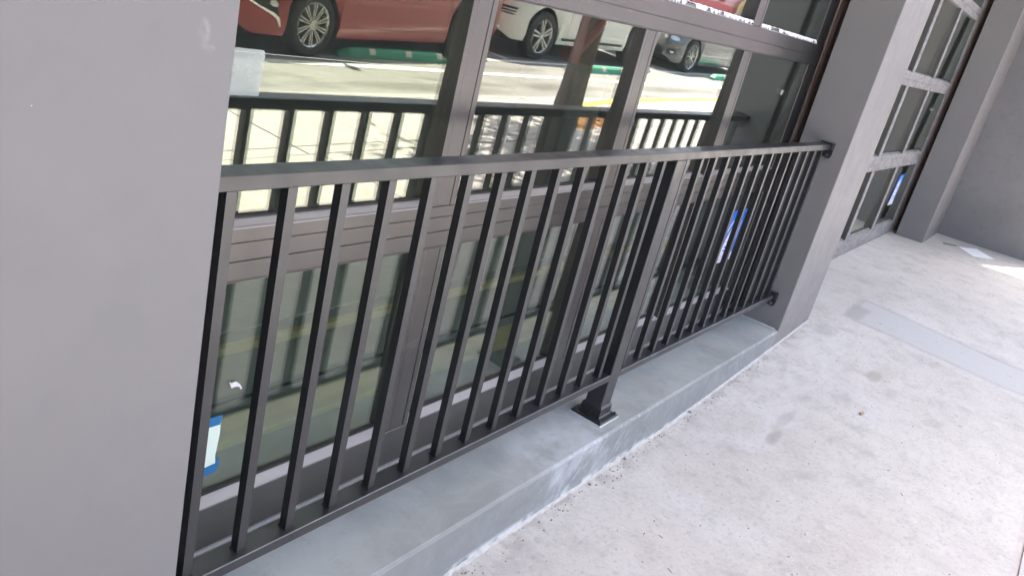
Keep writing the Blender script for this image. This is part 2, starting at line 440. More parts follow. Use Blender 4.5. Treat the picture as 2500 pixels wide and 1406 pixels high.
LA = [bm.verts.new((x, lane_y(x), road_h(x)+.004)) for x in lx]; LB = [bm.verts.new((x, lane_y(x)+.13, road_h(x)+.004)) for x in lx]
for i in range(len(lx)-1): bm.faces.new((LA[i], LA[i+1], LB[i+1], LB[i]))
obj('lane_line', up(bm), M['white_line'], rd, smooth='raw')
for x0, x1 in ((-12, 3.9), (8.35, 14.0), (14.4, 19.6), (20.5, 60)):
    strip('parking_line', M['white_line'], x0, x1, -5.83, -5.71, .004, rd)
for x in (3.95, 9.35, 14.8):
    strip('bay_line', M['white_line'], x, x+.11, -8.0, -5.9, .004, rd)
walk = obj('sidewalk', up(grid(frange(-7.6, 20, 276), [.30, .2, .1, 0, -.06]+frange(-.09, -1.325, 26), walk_h)), M['walk'], smooth='raw'); struct(walk)
# slabs beyond the joint, one by one
def slab(x0, x1, y0, y1, n=1, top=0.):
    bm = bmesh.new(); xs = frange(x0, x1, n)
    t = [[bm.verts.new((x, y, walk_h(x, y)+top)) for x in xs] for y in (y0, y1)]
    b = [[bm.verts.new((x, y, walk_h(x, y)-.09)) for x in xs] for y in (y0, y1)]
    for i in range(n):
        bm.faces.new((t[0][i], t[0][i+1], t[1][i+1], t[1][i]))
        bm.faces.new((b[0][i], b[1][i], b[1][i+1], b[0][i+1]))
        for j, s in ((0, 1), (1, -1)):
            q = (t[j][i], b[j][i], b[j][i+1], t[j][i+1]); bm.faces.new(q)
    for i in (0, n): bm.faces.new((t[0][i], t[1][i], b[1][i], b[0][i]))
    return bm
J = .005
x = 2.73-.76*8
while x < 16.5:
    for (ya, yb) in ((-2.37, -2.50), (-2.51, -3.50)):
        if yb < -3 and 6.2 < x+.38 < 7.6: ya = -3.19       # tree pit
        obj('slab', slab(x+J, x+.76-J, ya, yb, top=random.uniform(-.0015, .0015)), M['slab'], walk)
    x += .76
x = -6.3
while x < 16.5:
    obj('slab', slab(x+J, x+3.04-J, -1.352, -2.36, 6), M['slab'], walk); x += 3.04
bed = obj('joint_bed', up(grid(frange(-7.6, 20, 60), [-1.31, -2.4, -3.5], lambda x, y: walk_h(x, min(y, -1.31))-.005)), M['dirt'], walk, smooth='raw')
def ke(x): return min(-3.575, -3.70+.033*(max(3, x)-4))
kb = bmesh.new()
for a, b in zip(frange(-8, 40, 48), frange(-8, 40, 48)[1:]):
    v = []
    for x in (a, b):
        h = out_h(x); r = road_h(x)-.15
        v.append([kb.verts.new((x, *p)) for p in ((-3.505, r), (-3.505, h), (ke(x)+.04, h-.004), (ke(x)+.02, h-.02), (ke(x), r))])
    for i in range(4): kb.faces.new((v[0][i], v[1][i], v[1][i+1], v[0][i+1]))
kerb = obj('kerb', kb, M['kerb'], smooth=30); struct(kerb)
yb = bmesh.new()
xs = [7.12, 7.3, 7.6, 7.9, 8.3, 8.8, 9.5, 10.5, 11.5, 13, 15]
inn = [-3.14, -3.17, -3.22, -3.27, -3.32, -3.355, -3.375, -3.385, -3.385, -3.385, -3.385]
A = [yb.verts.new((x, y, out_h(x)+.004)) for x, y in zip(xs, inn)]
C_ = [yb.verts.new((x, y-.13, out_h(x)+.004)) for x, y in zip(xs, inn)]
for i in range(len(xs)-1): yb.faces.new((A[i], A[i+1], C_[i+1], C_[i]))
obj('yellow_paint', up(yb), M['yellow'], kerb)

# ------------------------------------------------------------------ building
bld = thing('storefront_building', 'grey painted storefront building with square piers between glass sectional doors', 'building')
TOP = 4.0
def pier(x0, x1, zb, m, y1=.34):
    return obj('pier', B(x0, x1, -.09, y1, zb, TOP, bev=.004, seg=2), m, bld)
pier(-9.0, -.078, -.7, M['wall'], .143)
pier(3.32, 3.895, -.6, M['wall_b'], .143)
pier(7.284, 8.06, -.6, M['wall_b'], .143)
for a, b in ((-9.0, -.20), (3.545, 3.69), (7.509, 8.06)): obj('jamb_wall', B(a, b, .144, .62, -.6, TOP), M['wall_b'], bld)
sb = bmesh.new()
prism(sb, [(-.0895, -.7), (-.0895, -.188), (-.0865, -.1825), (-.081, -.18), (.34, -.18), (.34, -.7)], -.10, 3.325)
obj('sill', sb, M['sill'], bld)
# thin dusty bead where kerb meets the concrete, and the caulk against the far pier
cb = bmesh.new()
random.seed(3)
xs = frange(.1, 3.9, 190); prev = None
for x in xs:
    h = walk_h(x, -.1); a = .002+.007*random.random(); b = .002+.006*random.random()
    row = [cb.verts.new((x, -.088, h+b)), cb.verts.new((x, -.092-a*.5, h+b*.55)), cb.verts.new((x, -.092-a*1.6, h-.002))]
    if prev:
        for i in range(2): cb.faces.new((prev[i], row[i], row[i+1], prev[i+1]))
    prev = row
obj('mortar_bead', cb, M['caulk'], bld)
obj('caulk_line', B(3.300, 3.322, -.072, .15, -.182, -.174, bev=.003), M['caulk'], bld)
struct_parts = [
    ('header_wall', (-.078, 3.32, .262, .62, 2.42, TOP), M['wall_b']),
    ('header_wall', (3.895, 7.284, .262, .62, 2.42, TOP), M['wall_b']),
    ('soffit', (-9.2, 9.25, -2.93, .62, TOP, TOP+.12), M['soffit']),
    ('upper_wall', (-9.2, 9.25, -2.93, .62, TOP+.12, 9.2), M['wall_b']),
    ('room_floor', (-9, 8.4, .262, 1.64, -.34, -.18), M['floor_in']),
    ('room_floor', (-9, 8.4, 1.644, 6.2, -.34, -.182), M['room']),  # deeper floor darkened in colour for daylight dimming with distance
    ('roof', (-9.2, 9.25, .624, 6.4, 2.622, 2.80), M['kerb']),
    ('room_wall', (-9, 8.4, 6.2, 6.4, -.18, 2.62), M['room']),
    ('room_wall', (8.4, 8.6, .5, 6.4, -.34, 2.62), M['room']),
    ('room_wall', (-9.2, -9, .5, 6.4, -.34, 2.62), M['room']),
    ]
for n, b, mm in struct_parts: obj(n, B(*b), mm, bld)
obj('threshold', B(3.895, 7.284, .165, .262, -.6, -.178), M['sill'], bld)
sw = thing('side_wall', 'dark grey rough stucco wall standing at right angles beyond the far pier', 'wall')
obj('wall_face', B(8.062, 8.34, -1.14, .4, -.7, TOP-.002, bev=.004), M['stucco'], sw)
block_wall = thing('light_block_wall', 'grey stucco wall returning towards the street at the near end of the frontage', 'wall')
obj('wall_face', B(-2.05, -1.75, -1.9, -.092, -.8, TOP-.002, bev=.004), M['stucco'], block_wall)  # unseen wall, added to keep light off the left-facing sides
lw = thing('low_wall', 'low dark grey stucco wall beyond the side wall, seen mirrored in the end pane', 'wall')
obj('wall_face', B(9.7, 9.95, -2.62, .4, -.7, 1.75, bev=.006), M['stucco'], lw)
obj('coping', B(9.67, 9.98, -2.65, .4, 1.752, 1.81, bev=.006), M['kerb'], lw)

# ------------------------------------------------------------------ sectional doors
TILT = .024
YF, YG = .20, .227
PITCH_X, ST = .833, .088
ROWS = [(-.052, .479), (.592, 1.096), (1.192, 1.713), (1.809, 2.33)]
def door(x_off, label, dusty, group):
    t = thing('sectional_door', label, 'glass door', group)
    fm = M['frame']; rm = M['frame_dusty'] if dusty else fm
    x0, x1 = x_off-.145, x_off+3.373
    cols = [x_off-.009+PITCH_X*i for i in range(4)]
    # end stiles and stiles, per row, with the two shallow grooves of the snap-on cover
    for r, (z0, z1) in enumerate(ROWS):
        zt0 = z0; zt1 = z1
        for i in range(5):
            if i == 0: a, b = x0, cols[0]
            elif i == 4: a, b = cols[3]+.745, x1
            else: a, b = cols[i]-ST, cols[i]
            bm = bmesh.new()
            g1, g2 = (a+.018, b-.018) if i in (1, 2, 3) else (a+.045, b-.018)
            box(bm, a, g1-.001, YF, .262, zt0, zt1, bev=.0012); box(bm, g1+.001, g2-.001, YF+.0012, .262, zt0, zt1, bev=.0012); box(bm, g2+.001, b, YF, .262, zt0, zt1, bev=.0012)
            obj('stile', bm, fm, t)
            if dusty: obj('stile_cover', B(a+.004, b-.004, YF-.003, YF+.0, zt0+.002, zt1-.002), rm, t)
        for c in range(4):
            gx0, gx1 = cols[c], cols[c]+.745
            zc = (z0+z1)/2; hz = (z1-z0)/2+.004
            p = obj('glass_pane', B(-.3765, .3765, -.0025, .0025, -hz, hz), M['glass'][c], t)
            p.location = ((gx0+gx1)/2, YG, zc); p.rotation_euler = (TILT, 0, 0)
            # sloped bead under the glass and gasket line
            bm = bmesh.new(); prism(bm, [(YF, z0-.001), (YF, z0+.001), (YG+.003, z0+.013), (YG+.003, z0-.001)], gx0, gx1)
            obj('glazing_bead', bm, rm if dusty else M['bead'], t)
            bm = bmesh.new(); box(bm, gx0, gx1, YG-.004, YG+.004, z0+.0125, z0+.0165)
            obj('gasket', bm, M['rubber'], t)
    # rails: each strip between the joints is a piece of its own
    def rail(z0, z1, dy=0.):
        bm = B(x0, x1, YF+dy, .262, z0, z1, bev=.0008); box(bm, x0, x1, YF+.0035, .26, z1-.001, z1+.004)
        obj('rail', bm, rm, t)
    rail(-.166, -.055)
    for z0, z1 in ((.479, .4822), (.4832, .5228), (.5248, .5622), (.5634, .591), (1.096, 1.0988), (1.0998, 1.1395), (1.1415, 1.191), (1.713, 1.7585), (1.7605, 1.808), (2.33, 2.42)): rail(z0, z1)
    bm = bmesh.new(); prism(bm, [(.196, -.178), (.192, -.172), (.196, -.167), (.205, -.165), (.26, -.165), (.26, -.178)], x0, x1); obj('bottom_seal', bm, M['sealgrey'], t)
    # brush seals on the jambs
    bm = bmesh.new(); prism(bm, [(x1+.001, YF+.004), (x1+.006, YF-.004), (x_off+3.543, YF-.035), (x_off+3.543, .262), (x1+.001, .262)], -.176, 2.42, 'z'); obj('brush_seal', bm, M['brush'], t)
    bm = bmesh.new(); prism(bm, [(x0+.002, YF+.006), (x0-.002, .262), (x0-.02, .262), (x0-.02, YF+.006)], -.176, 2.42, 'z'); obj('brush_seal', bm, M['brush'], t)
    # small pale clip on the glass of the end column, at the middle row
    cx, cz = x_off+3.045, .955
    bm = bmesh.new(); box(bm, cx-.012, cx+.012, YG-.016, YG-.006, cz-.012, cz+.012, bev=.002); box(bm, cx+.015, cx+.022, YG-.014, YG-.006, cz-.006, cz+.010)
    obj('glass_clip', bm, M['screw'], t)
    return t
d1 = door(0., 'bronze framed glass sectional door directly behind the railing, above the grey sill', False, 'glass sectional doors')
d2 = door(3.964, 'dusty bronze framed glass sectional door beyond the middle pier, reaching down to the sidewalk', True, 'glass sectional doors')

# ------------------------------------------------------------------ railing
rl = thing('railing', 'black metal picket railing fixed across the opening over the grey sill', 'railing')
rm_ = M['rail']
obj('top_rail', B(-.076, 3.309, -.016, .035, .752, .778, bev=.0016), rm_, rl)
obj('bottom_rail', B(-.076, 3.309, -.016, .035, -.026, -.001, bev=.0016), rm_, rl)
pk = None
pkb = B(0, .0195, -.001, .0185, -.0012, .7525)
prism(pkb, [(-.0022, -.0010), (.0217, -.0010), (.0200, .0022), (-.0005, .0022)], -.0032, .0207, 'y')
SP = .1175
xs = [k*SP for k in range(14)]+[1.6974+i*SP for i in range(14)]
for px in xs:
    if pk is None:
        pk = obj('picket', pkb, rm_, rl); pk.location.x = px
    else:
        c = pk.copy(); COL.objects.link(c); c.parent = rl; c.location.x = px
obj('post', B(1.589, 1.657, -.0165, .048, -.172, .7515, bev=.002), rm_, rl)
# cast foot: plate with corner screws, stepped collar and gussets
PX, PY = 1.623, .0158
obj('foot_sealant', B(PX-.0655, PX+.0655, PY-.0655, PY+.0655, -.1805, -.1775, bev=.001), M['caulk2'], rl)
obj('base_plate', B(PX-.062, PX+.062, PY-.062, PY+.062, -.1785, -.169, bev=.002), M['foot'], rl)
bm = bmesh.new()
def ring(bm, prof):
    rows = []
    for (h, z) in prof: rows.append([bm.verts.new((PX+sx*h, PY+sy*h, z)) for sx, sy in ((-1, -1), (1, -1), (1, 1), (-1, 1))])
    for a, b in zip(rows, rows[1:]):
        for i in range(4): bm.faces.new((a[i], a[(i+1) % 4], b[(i+1) % 4], b[i]))
    bm.faces.new(rows[0][::-1]); bm.faces.new(rows[-1])
ring(bm, [(.042, -.170), (.042, -.166), (.0388, -.162), (.0388, -.134), (.0345, -.128), (.0335, -.127)])
obj('post_collar', bm, M['foot'], rl)
for sx, sy, dx, dy in ((-1, 0, 1, 0), (1, 0, 1, 0), (0, 1, 0, 1)):
    bm = bmesh.new()
    if sx: prism(bm, [(PX+sx*.040, -.168), (PX+sx*.052, -.168), (PX+sx*.0392, -.142)], PY-.006, PY+.006, 'y')
    else: prism(bm, [(PY+sy*.040, -.168), (PY+sy*.052, -.168), (PY+sy*.0392, -.142)], PX-.006, PX+.006, 'x')
    obj('gusset', bm, M['foot'], rl)
for sx in (-1, 1):
    for sy in (-1, 1):
        bm = bmesh.new(); cyl(bm, (PX+sx*.052, PY+sy*.052, -.165), (0, 0, 1), .0055, .006, 8, .004); obj('bolt', bm, M['foot'], rl)
# wall brackets at the far pier
for z in (.752, -.026):
    bm = bmesh.new()
    prism(bm, [(-.0255, z+.031), (.041, z+.031), (.041, z-.004), (.018, z-.034), (-.004, z-.044), (-.0205, z-.040), (-.0255, z-.028)], 3.309, 3.3195)
    prism(bm, [(-.0235, z-.002), (-.0165, z-.002), (-.0165, z+.029), (-.0235, z+.029)], 3.285, 3.3095)
    prism(bm, [(-.0165, z+.0265), (.037, z+.0265), (.037, z+.031), (-.0165, z+.031)], 3.285, 3.3095)
    b = obj('wall_bracket', bm, M['foot'], rl)
    bm = bmesh.new(); cyl(bm, (3.306, -.008, z-.028), (1, 0, 0), .0058, .006, 10, .007)
    cyl(bm, (3.306, -.008, z-.028), (1, 0, 0), .003, .008, 8)
    obj('screw', bm, M['screw'], b)

# ------------------------------------------------------------------ things on the glass
def glass_y(z, row):
    z0, z1 = ROWS[row]; return YG-.003-(z-(z0+z1)/2)*TILT
def plate(pts, row, lift, name, mat, parent=None, th=.0006):
    bm = bmesh.new()
    f = [bm.verts.new((x, glass_y(z, row)-lift-th, z)) for x, z in pts]
    b = [bm.verts.new((x, glass_y(z, row)-lift, z)) for x, z in pts]
    n = len(pts); bm.faces.new(f); bm.faces.new(b[::-1])
    for i in range(n): bm.faces.new((f[i], b[i], b[(i+1) % n], f[(i+1) % n]))
    return obj(name, bm, mat, parent)
nt_ = thing('taped_note', 'pale green paper note held by two strips of blue tape at the lower left glass', 'paper note')
plate([(.143, .030), (.190, .0315), (.2215, .034), (.2185, .055), (.2205, .085), (.2225, .110), (.2205, .140), (.15, .139)], 0, .0008, 'note_sheet', M['note'], nt_)
plate([(.137, .137), (.2185, .1355), (.2225, .1585), (.195, .1595), (.14, .158)], 0, .0018, 'tape_strip', M['tape'], nt_)
plate([(.138, .008), (.192, .0085), (.224, .010), (.230, .022), (.2295, .047), (.2225, .046), (.2215, .033), (.19, .0315), (.139, .030)], 0, .0018, 'tape_strip', M['tape'], nt_)
tag(plate([(.2265, .2395), (.2330, .2325), (.2445, .2345), (.2560, .2240), (.2635, .2110), (.2590, .2105), (.2555, .2180), (.2450, .2210), (.2350, .2195), (.2310, .2300)], 0, .0008, 'torn_sticker', M['torn'], None), 'small pale torn sticker scrap on the lower left glass above the note', 'sticker')
tag(plate([(.10, .840), (.2115, .840), (.2135, .9165), (.2105, .9225), (.10, .9245)], 1, .0008, 'clear_film', M['film'], None), 'rectangular translucent white film stuck on the upper left glass by the near wall', 'film')
# torn white protective film left along the bead of the third row
def torn(x0, x1, seed, label, gaps=()):
    random.seed(seed); bm = bmesh.new(); n = int((x1-x0)/.011); z0 = 1.192
    top = []; bot = []
    for i in range(n+1):
        x = lerp(x0, x1, i/n)
        top.append((x, z0+.0155+random.uniform(-.001, .0015)))
        g_ = random.random()
        low = z0+.0005 if g_ < .5 else z0+random.uniform(.003, .010)
        for a, b in gaps:
            if a < x < b: low = z0+.0145-.004*random.random()
        bot.append((x, low))
    Vt = [bm.verts.new((x, .2045-.0006-.0008*random.random(), z)) for x, z in top]; Vb = [bm.verts.new((x, .1985-.003*random.random(), z)) for x, z in bot]
    Wt = [bm.verts.new((v.co.x, v.co.y+.001, v.co.z)) for v in Vt]; Wb = [bm.verts.new((v.co.x, v.co.y+.001, v.co.z)) for v in Vb]
    for i in range(n):
        bm.faces.new((Vb[i], Vb[i+1], Vt[i+1], Vt[i])); bm.faces.new((Wb[i], Wt[i], Wt[i+1], Wb[i+1]))
        bm.faces.new((Vb[i], Wb[i], Wb[i+1], Vb[i+1])); bm.faces.new((Vt[i], Vt[i+1], Wt[i+1], Wt[i]))
    return tag(obj('torn_film', bm, M['torn']), label, 'film', 'torn protective film on the door rail')
torn(1.662, 2.40, 5, 'ragged white film strip along the rail under the pane with the pink reflection', ((1.73, 1.75), (1.775, 1.855), (1.95, 1.98), (2.06, 2.10)))
torn(2.492, 3.240, 9, 'straighter white film strip along the rail of the end pane beside the brush seal', ((2.60, 2.70),))
def sign(x0, row, label):
    s = thing('glass_sign', label, 'sign', 'blue and white stickers low on the door glass')
    z0, w_, h = .115, .176, .272
    P = lambda u, v: (x0+u*w_, z0+v*h)
    plate([P(0, .16), P(1, .16), P(1, 1), P(0, 1)], row, .0006, 'blue_panel', M['sblue'], s)
    plate([P(0, 0), P(1, 0), P(1, .16), P(0, .16)], row, .0006, 'white_footer', M['swhite'], s)
    # white sail shape with its curved left edge
    L = [(.05+.42*(t**2.0), .17+.69*t) for t in frange(0, 1, 8)]
    plate([P(.05, .17)]+[P(.74, .17), P(.74, .62), P(.60, .86)]+[P(*q) for q in reversed(L[1:-1])], row, .0014, 'white_sail', M['swhite'], s)
    arc = [(.02+.56*(t**1.9), .60+.35*t) for t in frange(0, 1, 10)]
    plate([P(*q) for q in arc]+[P(q[0]+.05, q[1]-.012) for q in reversed(arc)], row, .0014, 'white_arc', M['swhite'], s)
    arc = [(.84+.05*t, .18+.6*t) for t in frange(0, 1, 6)]
    plate([P(*q) for q in arc]+[P(q[0]-.03, q[1]) for q in reversed(arc)], row, .0014, 'white_arc', M['swhite'], s)
    bm_ = [((.24, .60), (.60, .62)), ((.26, .575), (.62, .59)), ((.36, .545), (.44, .50)), ((.46, .56), (.50, .50)), ((.18, .40), (.62, .415))]
    for (a, b), (c, d) in bm_: plate([P(a, b), P(c, d), P(c, d+.012), P(a, b+.012)], row, .0022, 'ink_stroke', M['sdark'], s)
    # rounded white lettering strokes above the footer
    for cx_, cy_, r_x, r_y in ((.30, .305, .14, .020), (.56, .285, .12, .018), (.24, .235, .11, .018), (.50, .222, .10, .016)):
        plate([P(cx_+r_x*math.cos(t), cy_+r_y*math.sin(t)) for t in frange(0, 2*math.pi*.93, 12)], row, .0022, 'letter_stroke', M['sblue'], s, .0004)
    plate([P(.2, .18), P(.85, .18), P(.85, .205), P(.2, .205)], row, .0014, 'letter_stroke', M['swhite'], s)
    for v in (.13, .105, .08, .05, .03): plate([P(.12, v), P(.12+.6*random.random()+.15, v), P(.8, v+.006), P(.12, v+.006)], row, .0014, 'ink_stroke', M['sdark'], s)
    return s
sign(2.976, 0, 'blue and white sticker on the low glass behind the right hand pickets')
sign(6.815, 0, 'blue and white sticker on the low glass of the far dusty door')

# ------------------------------------------------------------------ inside the room
tag(obj('floor_batten', B(-3, 6, .925, .960, -.178, -.150, bev=.003), M['wood']), 'yellow wooden batten lying along the floor behind the lower glass', 'batten')
tag(obj('floor_sheet', B(-3, 5.5, 1.055, 1.62, -.178, -.166, bev=.002), M['sheet_in']), 'pale teal board lying flat on the floor behind the door', 'board')
tag(obj('floor_plank', B(-2.6, 5.2, .50, .61, -.178, -.155, bev=.003), M['wood']), 'wide wooden plank lying on the floor just inside the door', 'plank')
tag(obj('floor_skirt', B(-3, 6, .684, .694, -.178, -.172), M['rubber']), 'thin dark strip along the floor between plank and batten', 'strip')
br = thing('steel_brace', 'dark red steel bracing standing inside behind the glass', 'brace')
bm = bmesh.new(); box(bm, 3.86, 3.965, 1.85, 1.95, .731, 2.6, bev=.004); obj('brace_post', bm, M['redsteel'], br)
def bar(bm, a, b, r=.03):
    a = Vector(a); b = Vector(b); cyl(bm, (a+b)/2, b-a, r, (b-a).length, 10)
bm = bmesh.new(); bar(bm, (3.93, 1.9, .76), (4.35, 1.9, 1.13), .034); bar(bm, (4.35, 1.9, 1.13), (5.8, 1.9, 2.4), .034); obj('brace_diagonal', bm, M['redsteel'], br)
bm = bmesh.new(); bar(bm, (6.3, 1.9, 1.24), (7.2, 1.9, 1.29), .034); bar(bm, (7.2, 1.9, 1.29), (8.38, 1.9, 1.48), .034); obj('brace_rail', bm, M['redsteel'], br)
bm = B(3.70, 4.12, 1.70, 2.10, -.181, .730, bev=.01)
tag(obj('crate', bm, M['room']), 'dark crate carrying the red steel bracing inside the room', 'crate')
# ------------------------------------------------------------------ things lying on the sidewalk
pz = lambda x, y: walk_h(x, y)
bm = bmesh.new(); Pp = [(7.70, -.345), (7.86, -.475), (7.66, -.655), (7.48, -.50)]
top = [bm.verts.new((x, y, pz(x, y)+.003+(.006 if i in (1,) else 0))) for i, (x, y) in enumerate(Pp)]
bot = [bm.verts.new((x, y, pz(x, y)+.001)) for x, y in Pp]
bm.faces.new(top); bm.faces.new(bot[::-1])
for i in range(4): bm.faces.new((top[i], bot[i], bot[(i+1) % 4], top[(i+1) % 4]))
tag(obj('paper_sheet', bm, M['paper']), 'white sheet of paper lying on the sidewalk near the dark side wall', 'paper')
bm = bmesh.new(); bar(bm, (7.62, -.22, pz(7.62, -.22)+.006), (7.70, -.32, pz(7.7, -.32)+.006), .006); tag(obj('twig', bm, M['grit']), 'short dark stick on the sidewalk at the foot of the far pier', 'twig')
bm = bmesh.new()
lf = [(0, 0), (.012, .006), (.026, .007), (.042, .001), (.028, -.005), (.012, -.006)]
lt = [bm.verts.new((3.01+u, -.632+v*1.6, pz(3.03, -.63)+.004+.004*(i % 2))) for i, (u, v) in enumerate(lf)]
lb = [bm.verts.new((v.co.x, v.co.y, v.co.z-.0015)) for v in lt]
bm.faces.new(lt); bm.faces.new(lb[::-1])
for i in range(6): bm.faces.new((lt[i], lb[i], lb[(i+1) % 6], lt[(i+1) % 6]))
tag(obj('dry_leaf', bm, M['dryleaf']), 'small tan dry leaf lying on the open concrete', 'leaf')
random.seed(21)
bm = bmesh.new()
def pebble(bm, x, y, r):
    q = bmesh.ops.create_icosphere(bm, subdivisions=1, radius=r)['verts']
    sx, sy, sz = random.uniform(.7, 1.5), random.uniform(.7, 1.2), random.uniform(.4, .8); a = random.random()*6
    for v in q:
        c = v.co; c.x *= sx*random.uniform(.85, 1.15); c.y *= sy; c.z *= sz
        c.x, c.y = c.x*math.cos(a)-c.y*math.sin(a), c.x*math.sin(a)+c.y*math.cos(a)
        c.x += x; c.y += y; c.z += pz(x, y)+r*sz*.5
for i in range(210):
    x = random.uniform(.75, 3.2); y = -.105-abs(random.gauss(0, .028)); pebble(bm, x, y, random.choice((.0012, .0016, .0022, .003)))
for i in range(240):
    x = random.uniform(.6, 7.2); y = random.uniform(-1.25, -.12); pebble(bm, x, y, random.choice((.001, .0014, .002, .0028)))
for i in range(60):
    x = random.uniform(.8, 6.5); y = random.uniform(-1.25, -.12); a = random.random()*6; l = random.uniform(.006, .018)
    z = pz(x, y)+.0015; bar(bm, (x, y, z), (x+l*math.cos(a), y+l*math.sin(a), z+.0005), .0009)
stuff(obj('ground_debris', bm, M['grit']))
for i, (x, y, r, lb_) in enumerate([(1.73, -.107, .0085, 'small round stone at the kerb foot left of the post'), (2.30, -.104, .008, 'small round stone at the kerb foot right of the post'), (1.47, -.112, .007, 'dark crumb of mortar at the kerb foot nearest the camera')]):
    bm = bmesh.new(); pebble(bm, x, y, r); tag(obj('pebble', bm, M['kerb'] if i < 2 else M['grit'], smooth=60), lb_, 'stone', 'stones along the kerb foot')

# ------------------------------------------------------------------ cars
def interp(P, x):
    if x <= P[0][0]: return P[0][1]
    for (a, b), (c, d) in zip(P, P[1:]):
        if x <= c: return lerp(b, d, (x-a)/(c-a))
    return P[-1][1]
class Car:
    def __init__(s, name, label, cat, loc, L, Wd, top, belt, clear, axles, rw, rim, paint, glass_x, group, yaw=0.):
        s.L, s.W, s.top, s.belt, s.clear, s.ax, s.rw = L, Wd, top, belt, clear, axles, rw
        s.Ra = rw+.055
        s.root = thing(name, label, cat, group, loc)
        s.root.rotation_euler = (0, -math.atan(.027), -yaw)
        xs = set(frange(0, L, 110))
        for a in axles:
            for d in (-1, 1): xs.add(a+d*s.Ra); xs.add(a+d*(s.Ra-.004)); xs.add(a+d*(s.Ra-.02))
        xs |= {.015, .04, .07, .1, L-.015, L-.05}
        xs = sorted(xs)
        bm = bmesh.new(); rows = []
        for x in xs:
            h = s.half(x)
            rows.append([bm.verts.new((x, y, z)) for y, z in h]+[bm.verts.new((x, -y, z)) for y, z in h[-2:0:-1]])
        n = len(rows[0]); nh = len(s.half(0))
        for i in range(len(rows)-1):
            xm = (xs[i]+xs[i+1])/2
            for j in range(n):
                f = bm.faces.new((rows[i][j], rows[i+1][j], rows[i+1][(j+1) % n], rows[i][(j+1) % n]))
                k = j if j < nh-1 else n-1-j
                if k <= 1: f.material_index = 1
                tb = interp(top, xm)-interp(belt, xm)
                if tb > .24 and k == nh-4 and glass_x[0]+.15 < xm < glass_x[3] and abs(xm-(glass_x[1]+glass_x[2])/2) > .05: f.material_index = 2
                if k >= nh-3 and (glass_x[0] < xm < glass_x[1] or glass_x[2] < xm < glass_x[3]): f.material_index = 2
        bm.faces.new(rows[0]); bm.faces.new(rows[-1][::-1])
        s.body = obj('body', bm, [paint, M['black'], M['carglass']], s.root, smooth=42)
        obj('underbody', B(.25, L-.25, -Wd*.36, Wd*.36, clear-.03, clear+.28), M['black'], s.root)
        for a in axles:
            for d in (1, -1): s.wheel(a, d, rim)
    def plan(s, x):
        f = .72
        if x < f: return .66+.34*math.sin(math.pi/2*(max(0, x)/f)**.62)
        r = s.L-x
        if r < f: return .74+.26*math.sin(math.pi/2*(max(0, r)/f)**.62)
        return 1.
    def half(s, x):
        w = s.W/2*s.plan(x); L = s.L
        zb = s.clear+.10*(1-sstep(0, .25, x))+.12*(1-sstep(0, .5, L-x))
        for a in s.ax:
            d = abs(x-a)
            if d < s.Ra-.003: zb = max(zb, s.rw+math.sqrt(max(0, s.Ra**2-d*d)))
        top = interp(s.top, x); belt = min(interp(s.belt, x), top-.03)
        h0 = min(zb+.10, belt-.05); h0 = max(h0, zb+.02)
        tb = max(0, top-belt)
        wg = w*lerp(.93, .72, sstep(.05, .4, tb))
        z4 = lerp(h0, belt, .38); z5 = lerp(h0, belt, .74)
        return [(0, zb), (w*.80, zb), (w*.955, zb+.004), (w*.985, h0), (w, max(z4, h0+.01)), (w*.998, max(z5, h0+.02)), (w*.965, max(belt, h0+.03)),
                (wg, max(lerp(belt, top, .88), h0+.04)), (wg*.86, max(top, h0+.05)), (0, max(top+.015, h0+.06))]
    def sy(s, x, z):
        h = s.half(x)[2:8]
        for (y0, z0), (y1, z1) in zip(h, h[1:]):
            if z <= z1: return lerp(y0, y1, max(0, min(1, (z-z0)/max(1e-6, z1-z0))))
        return h[-1][0]
    def decal(s, name, pts, mat, parent=None, lift=.006, front=False, th=.012):
        bm = bmesh.new(); f = bm.faces.new([bm.verts.new((u, 0, z)) for u, z in pts])
        bmesh.ops.triangulate(bm, faces=[f], ngon_method='EAR_CLIP')
        for _ in range(3):
            ed = [e for e in bm.edges if e.calc_length() > .07]
            if ed: bmesh.ops.subdivide_edges(bm, edges=ed, cuts=1); bmesh.ops.triangulate(bm, faces=[q for q in bm.faces if len(q.verts) > 3])
        def place(u, z):
            if front:     # u is lateral distance on the nose
                yn = abs(u)/(s.W/2)
                x = 0 if yn <= .66 else .72*(2/math.pi*math.asin(min(1, (yn-.66)/.34)))**(1/.62)
                P = Vector((x, s.sy(x, z)*(1 if u > 0 else -1) if x > 0 else u, z))
            else: P = Vector((u, s.sy(u, z), z)); x = u
            e = .01
            dy = s.W/2*(s.plan(x+e)-s.plan(max(0, x-e)))/(2*e) if x > .002 else 9.
            nn = Vector((-dy, 1, 0)).normalized()
            if front and u < 0: nn.y *= -1
            if front and x == 0: nn = Vector((-1, 0, 0))
            return P, nn
        bnd = [e for e in bm.edges if len(e.link_faces) == 1]
        bk = {}
        for v in list(bm.verts):
            P, nn = place(v.co.x, v.co.z); v.co = P+nn*lift
            bk[v] = P-nn*th
        for e in bnd:
            a_, b_ = e.verts; bm.faces.new((a_, b_, bm.verts.new(bk[b_]), bm.verts.new(bk[a_])))
        return obj(name, bm, mat, parent or s.root)
